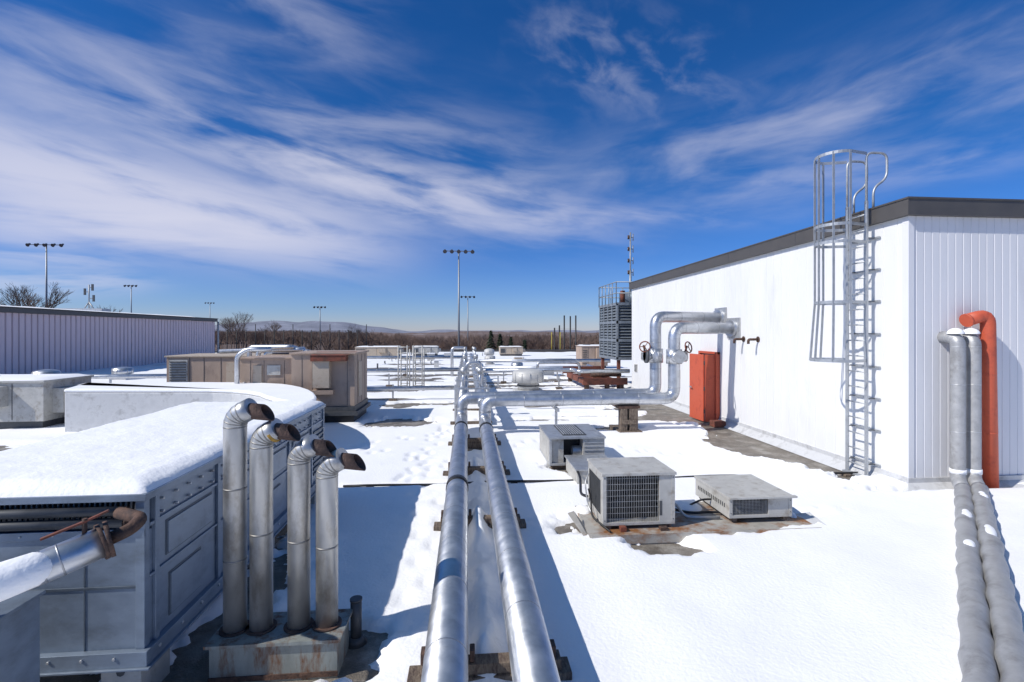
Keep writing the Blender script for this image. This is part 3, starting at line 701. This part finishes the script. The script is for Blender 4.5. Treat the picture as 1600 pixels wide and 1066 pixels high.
# ------------------------------------------------------------------ left metal-sided building
e2=bpy.data.objects.new("metal_sided_building",None); scene.collection.objects.link(e2)
siding("side_wall",(-27.5,10),(-27.5,57.3),(1,0),.0,4.0,.45,.12,.07,MAUVE,e2,MAUVED)
siding("end_wall",(-27.5,57.3),(-50,57.3),(0,1),.0,4.0,.45,.12,.07,MAUVE,e2,MAUVED)
b=B("core"); b.box(-55,-27.62,10,57.2,0,4.0,MAUVED); b.done(parent=e2)
b=B("fascia"); b.box(-55,-27.3,10,57.5,4.0,4.30,TRIM); b.box(-55,-27.25,9.9,57.55,4.30,4.36,BLACK); b.done(parent=e2)
snowcap("snow_on_roof",-54,-28.2,12,56,4.36,.16,e2,.8,6)
b=B("downspout"); b.cyl((-27.3,57.6,0),(-27.3,57.6,4.0),.1,LTGREY,seg=8); b.done(parent=e2)
b=B("roof_dome"); b.dome((-31,33.5,4.36),1.4,.65,SNOW); b.box(-38,-30,44,45,4.4,4.8,GALV2); b.done(parent=e2)
b=B("rooftop_antenna")
X0,Y0=-34.5,49
b.cyl((X0,Y0,4.4),(X0,Y0,7.2),.05,POLE,seg=6)
for dx in(-.8,.8): b.cyl((X0+dx,Y0,4.4),(X0,Y0,5.6),.05,POLE,seg=6)
for z,dx in ((5.9,.4),(6.5,-.35),(6.9,.3)): b.box(X0+min(0,dx),X0+max(0,dx),Y0-.03,Y0+.03,z,z+.07,POLE); b.box(X0+dx-.08,X0+dx+.08,Y0-.05,Y0+.05,z-.25,z+.35,DGREY)
b.done()

# ------------------------------------------------------------------ terrain, hills
def terr(X,Y):
    r=np.hypot(X,Y); n=fbm(X+5000,Y+5000,.0022,50,4)
    z=-9-9*sst(200,500,r)+sst(380,1300,r)*(62*(n-.24))*sst(9000,1600,r)
    return z+7.5*sst(-12,-45,X)*sst(600,200,r)
g=np.sinh(np.linspace(-5,5,281))/np.sinh(5)*7500
gridmesh("terrain",g,g,lambda X,Y:np.where((X>-60)&(X<40)&(Y>-12)&(Y<72),-9.2,terr(X,Y)),FOREST)
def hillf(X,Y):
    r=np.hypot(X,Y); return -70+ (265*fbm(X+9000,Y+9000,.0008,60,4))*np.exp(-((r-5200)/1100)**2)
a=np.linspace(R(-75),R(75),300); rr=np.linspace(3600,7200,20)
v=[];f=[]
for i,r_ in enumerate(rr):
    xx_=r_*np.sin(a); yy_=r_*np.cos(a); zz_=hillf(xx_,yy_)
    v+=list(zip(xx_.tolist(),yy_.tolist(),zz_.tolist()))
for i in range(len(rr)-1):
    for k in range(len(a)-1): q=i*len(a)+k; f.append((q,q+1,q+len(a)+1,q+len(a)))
b=B("distant_hills"); b.add(v,f,HILL_HAZE,True); b.done()

# ------------------------------------------------------------------ bare trees
def tree_segs(seed,H,maxd=5,spread=.55,first=.27):
    rnd=random.Random(seed); S=[]
    def grow(p,d,L,r,dep):
        q=p+d*L; S.append((p,q,r,r*.68))
        if dep==0: return
        for k in range(3):
            ax=Vector((rnd.uniform(-1,1),rnd.uniform(-1,1),rnd.uniform(-.3,.5))).normalized()
            nd=(d+ax*spread*rnd.uniform(.6,1.3)+Vector((0,0,.10))).normalized()
            st=p+d*L*rnd.uniform(.55,1) if k else q
            grow(st,nd,L*rnd.uniform(.62,.85),r*.62,dep-1)
    grow(Vector((0,0,0)),Vector((0,0,1)),H*first,H*.017,maxd)
    zm=max(s[1].z for s in S); k=H/zm
    return [(p*k,q*k,a*k,c*k) for p,q,a,c in S]
def seg_arrays(S,tw=.012):
    V=[];F=[]
    for p,q,r0,r1 in S:
        d=(q-p).normalized(); u=d.orthogonal().normalized(); w=d.cross(u); o=len(V)
        for c,r in ((p,r0),(q,max(r1,tw))):
            for k in range(3):
                a=2.094*k; V.append(c+(u*math.cos(a)+w*math.sin(a))*max(r,tw))
        for k in range(3): F.append((o+k,o+(k+1)%3,o+3+(k+1)%3,o+3+k))
    return np.array([tuple(x) for x in V]),np.array(F)
def forest(name,places,vars_,mt):
    VV=[];FF=[];o=0
    for (x,y,z,s,k) in places:
        V,F=vars_[k%len(vars_)]; a=random.random()*6.28; c,sn=math.cos(a),math.sin(a)
        P=V*s; Q=np.stack([P[:,0]*c-P[:,1]*sn+x,P[:,0]*sn+P[:,1]*c+y,P[:,2]+z],1)
        VV.append(Q);FF.append(F+o);o+=len(V)
    v=np.concatenate(VV);f=np.concatenate(FF)
    me=bpy.data.meshes.new(name); me.vertices.add(len(v)); me.vertices.foreach_set("co",v.ravel())
    me.loops.add(f.size); me.loops.foreach_set("vertex_index",f.ravel().astype(np.int32))
    me.polygons.add(len(f)); me.polygons.foreach_set("loop_start",np.arange(0,f.size,4,dtype=np.int32)); me.update(calc_edges=True)
    me.materials.append(mt); ob=bpy.data.objects.new(name,me); scene.collection.objects.link(ob)
random.seed(21)
VA=[seg_arrays(tree_segs(i,10,6),.009) for i in range(4)]
VB=[seg_arrays(tree_segs(30+i,10.0,5,.62,.20),.020) for i in range(5)]
def tz(x,y): return float(terr(np.array(float(x)),np.array(float(y))))
for x,y,zt in ((-86,96,12.5),(-79,98,12.5),(-74,92,10.5),(-104,98,12.5),(-112,100,12.5),(-66,98,8),(-49,112,7.5),(-53,118,6.5),(-45,120,6.0),(-26,122,5.2)):
    z=tz(x,y); forest("bare_tree",[(x,y,z,(zt-z)/10,random.randrange(5))],VA,BARK)
pl=[]
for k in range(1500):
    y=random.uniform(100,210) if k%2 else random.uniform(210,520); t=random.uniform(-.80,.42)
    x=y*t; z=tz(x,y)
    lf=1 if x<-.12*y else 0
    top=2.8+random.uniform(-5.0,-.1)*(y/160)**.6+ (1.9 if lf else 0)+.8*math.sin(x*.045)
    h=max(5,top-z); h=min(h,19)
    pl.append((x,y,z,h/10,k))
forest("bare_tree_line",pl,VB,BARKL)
def pine(name,x,y,z,h):
    b=B(name); b.cyl((x,y,z),(x,y,z+h),.18,BARK,r2=.03,seg=6); rnd=random.Random(int(x*10))
    vs=[];fs=[]
    for i in range(1200):
        q=rnd.random()**.8; R0=h*.26*(1-q)*rnd.uniform(.3,1.1)+.1; a=rnd.random()*6.28; zz=z+h*(.08+.92*q)
        c=Vector((x+math.cos(a)*R0,y+math.sin(a)*R0,zz-R0*.2)); s=rnd.uniform(.15,.35)
        u=Vector((math.cos(a),math.sin(a),-.3))*s; w=Vector((-math.sin(a),math.cos(a),rnd.uniform(-.4,.4)))*s*.6
        o=len(vs); vs+=[c-u,c+w,c+u,c-w]; fs.append((o,o+1,o+2,o+3))
    b.add(vs,fs,PINE); b.done()
for x,y,h in ((4.6,97,12.2),(6.5,99,11.6),(8.6,98,10.9),(11.2,97,10.4),(40,150,9)): pine("pine_tree",x,y,tz(x,y),h)

# ------------------------------------------------------------------ sports light poles etc
def lightpole(name,x,y,ztop,w,n=5):
    b=B(name); zb=tz(x,y)
    b.cyl((x,y,zb),(x,y,ztop),.24,POLE,r2=.12,seg=10)
    z=ztop-.25; b.box(x-w/2,x+w/2,y-.08,y+.08,z,z+.14,POLE)
    for k in range(n):
        xx=x-w/2+w*k/(n-1); b.cyl((xx,y-.1,z+.1),(xx,y-.55,z-.12),.16,LAMPM,r2=.36,seg=12); b.box(xx-.1,xx+.1,y-.15,y+.1,z+.12,z+.35,LAMPM)
    b.done()
lightpole("stadium_light_pole",-1.5,90,17.6,4.9,5)
lightpole("stadium_light_pole",.2,160,14.5,4.0,4)
lightpole("stadium_light_pole",-53,186,12.3,3.8,4)
lightpole("stadium_light_pole",-84,108,20.6,6.2,5)
lightpole("stadium_light_pole",-114,181,19,3.6,4)
lightpole("stadium_light_pole",-129,264,18,4,4)
b=B("backstop_fence")
for k in range(17):
    x=-43.7+k*1.6; b.cyl((x,92,-3),(x,92,3.3 if k%4 else 4.3),.07,BLACK,seg=6)
for z in np.arange(-.4,3.2,.22): b.box(-43.7,-18.1,91.99,92.01,z,z+.018,BLACK)
for x in np.arange(-43.7,-18.1,.22): b.box(x,x+.018,91.975,91.988,-.4,3.2,BLACK)
b.done()
b=B("netting_poles")
for x,h in ((14.9,4.0),(15.7,5.6),(16.7,5.5),(17.6,5.6),(14.1,3.6)): b.cyl((x,80,-9),(x,80,h),.12,BLACK,seg=6)
for z in np.arange(-3,3.5,.8): b.box(14.1,17.6,79.99,80.01,z,z+.02,BLACK)
b.done()
b=B("football_goalpost")
b.cyl((13.6,76,-9),(13.6,76,-2.2),.10,YEL,seg=10); b.cyl((13.3,78,-2.2),(13.9,74,-2.2),.07,YEL,seg=10); b.cyl((13.3,78,-2.2),(13.3,78,2.9),.05,YEL,seg=8); b.cyl((13.9,74,-2.2),(13.9,74,2.9),.05,YEL,seg=8)
b.done()

# ------------------------------------------------------------------ light
S=Vector((-1,-.35,.99)).normalized()
sl=bpy.data.lights.new("sun","SUN"); sl.energy=4.35; sl.angle=R(.53); sl.color=(1,.955,.885)
so=bpy.data.objects.new("sun",sl); scene.collection.objects.link(so); so.rotation_euler=S.to_track_quat('Z','Y').to_euler()

W=bpy.data.worlds.new("World"); scene.world=W; W.use_nodes=True
nt=W.node_tree; N=nt.nodes; L=nt.links; N.clear()
out=N.new("ShaderNodeOutputWorld"); bg=N.new("ShaderNodeBackground"); bg.inputs[1].default_value=.12; L.new(bg.outputs[0],out.inputs[0])
sky=N.new("ShaderNodeTexSky"); sky.sky_type='NISHITA'; sky.sun_disc=False; sky.sun_elevation=math.asin(S.z); sky.sun_rotation=math.atan2(S.x,S.y)%(2*math.pi)
sky.altitude=300; sky.air_density=1.0; sky.dust_density=.2; sky.ozone_density=1.5
tc=N.new("ShaderNodeTexCoord"); sp=N.new("ShaderNodeSeparateXYZ"); L.new(tc.outputs["Generated"],sp.inputs[0])
def M(op,a,b_=None,c=None,clamp=False):
    n=N.new("ShaderNodeMath"); n.operation=op; n.use_clamp=clamp
    for i,q in enumerate((a,b_,c)):
        if q is None: continue
        if isinstance(q,(int,float)): n.inputs[i].default_value=q
        else: L.new(q,n.inputs[i])
    return n.outputs[0]
az=M('ARCTAN2',sp.outputs[0],sp.outputs[1]); el=M('ARCSINE',sp.outputs[2])
YAW=math.atan(70/780)
def sd(px,py):
    t=math.atan((px-800)/780); return YAW+t, math.atan((520-py)/780*math.cos(t))
bands=[ # (p0,p1,width_deg,intensity,fu,fv,lo,hi)
 ((-250,195),(560,378),3.0,1.7,2.0,11,.26,.54),
 ((-100,340),(400,365),1.6,.9,2.5,20,.34,.64),
 ((-150,40),(850,290),5.0,.66,2.2,10,.38,.76),
 ((250,190),(900,345),2.6,1.0,3,14,.34,.70),
 ((1750,30),(930,290),3.8,.60,2.5,8,.35,.80),
 ((1700,200),(1050,300),1.8,.36,3,14,.38,.74),
 ((830,50),(1150,140),3.4,.30,7,12,.42,.78),
 ((800,330),(1200,335),1.0,.35,4,16,.34,.72),
 ((-100,440),(230,440),.9,.55,4,22,.38,.62),
 ((-100,390),(200,410),.9,.45,4,22,.36,.62),
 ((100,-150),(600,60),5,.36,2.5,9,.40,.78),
]
tot=None
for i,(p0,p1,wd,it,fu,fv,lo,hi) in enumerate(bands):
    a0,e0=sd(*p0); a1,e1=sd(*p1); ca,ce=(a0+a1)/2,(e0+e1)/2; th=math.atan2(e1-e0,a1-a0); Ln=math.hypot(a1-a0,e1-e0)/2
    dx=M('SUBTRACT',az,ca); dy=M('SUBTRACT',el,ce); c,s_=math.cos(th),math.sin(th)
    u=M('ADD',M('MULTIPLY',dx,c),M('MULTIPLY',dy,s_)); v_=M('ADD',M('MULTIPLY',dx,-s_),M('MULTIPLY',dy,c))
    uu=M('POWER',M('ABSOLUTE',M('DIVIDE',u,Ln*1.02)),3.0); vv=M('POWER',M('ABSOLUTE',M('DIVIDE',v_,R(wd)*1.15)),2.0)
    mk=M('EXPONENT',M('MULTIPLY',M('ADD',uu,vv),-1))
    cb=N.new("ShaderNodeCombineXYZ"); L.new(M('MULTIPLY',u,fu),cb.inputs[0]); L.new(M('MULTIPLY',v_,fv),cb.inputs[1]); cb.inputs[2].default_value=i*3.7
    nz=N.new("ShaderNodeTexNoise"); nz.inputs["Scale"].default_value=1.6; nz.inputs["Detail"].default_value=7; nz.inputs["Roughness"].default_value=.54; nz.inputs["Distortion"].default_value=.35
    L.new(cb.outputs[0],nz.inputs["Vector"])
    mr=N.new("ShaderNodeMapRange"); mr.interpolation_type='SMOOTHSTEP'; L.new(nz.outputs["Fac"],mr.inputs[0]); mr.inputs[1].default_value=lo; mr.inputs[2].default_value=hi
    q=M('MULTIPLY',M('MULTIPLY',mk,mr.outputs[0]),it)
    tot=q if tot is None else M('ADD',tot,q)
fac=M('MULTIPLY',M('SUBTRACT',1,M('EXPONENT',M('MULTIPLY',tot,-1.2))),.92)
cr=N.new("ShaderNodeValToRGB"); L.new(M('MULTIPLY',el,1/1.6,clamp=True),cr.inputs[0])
E=cr.color_ramp.elements
E[0].position=0; E[0].color=(.55,.62,.98,1); E[1].position=1; E[1].color=(.75,.95,1.0,1)  # overhead end brightened out of view, added as fill light for the shadows
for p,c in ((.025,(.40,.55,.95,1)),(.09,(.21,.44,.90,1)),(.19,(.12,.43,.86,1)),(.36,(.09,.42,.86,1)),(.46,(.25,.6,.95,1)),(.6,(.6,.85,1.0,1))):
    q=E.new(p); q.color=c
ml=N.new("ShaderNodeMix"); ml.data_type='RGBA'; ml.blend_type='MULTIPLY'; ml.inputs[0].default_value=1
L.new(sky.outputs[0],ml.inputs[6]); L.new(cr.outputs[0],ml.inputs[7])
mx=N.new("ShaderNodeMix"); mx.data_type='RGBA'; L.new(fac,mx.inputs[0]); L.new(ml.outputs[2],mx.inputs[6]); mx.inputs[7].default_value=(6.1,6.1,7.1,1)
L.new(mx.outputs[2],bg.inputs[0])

# ------------------------------------------------------------------ camera
cam=bpy.data.cameras.new("camera"); co=bpy.data.objects.new("camera",cam); scene.collection.objects.link(co); scene.camera=co
cam.sensor_width=36; cam.lens=780/1600*36; cam.clip_start=.05; cam.clip_end=20000; cam.shift_y=-13/1600
co.location=(0,0,2.8); co.rotation_euler=(R(90),0,-YAW)
scene.view_settings.view_transform='Standard'; scene.view_settings.look='None'; scene.view_settings.exposure=0
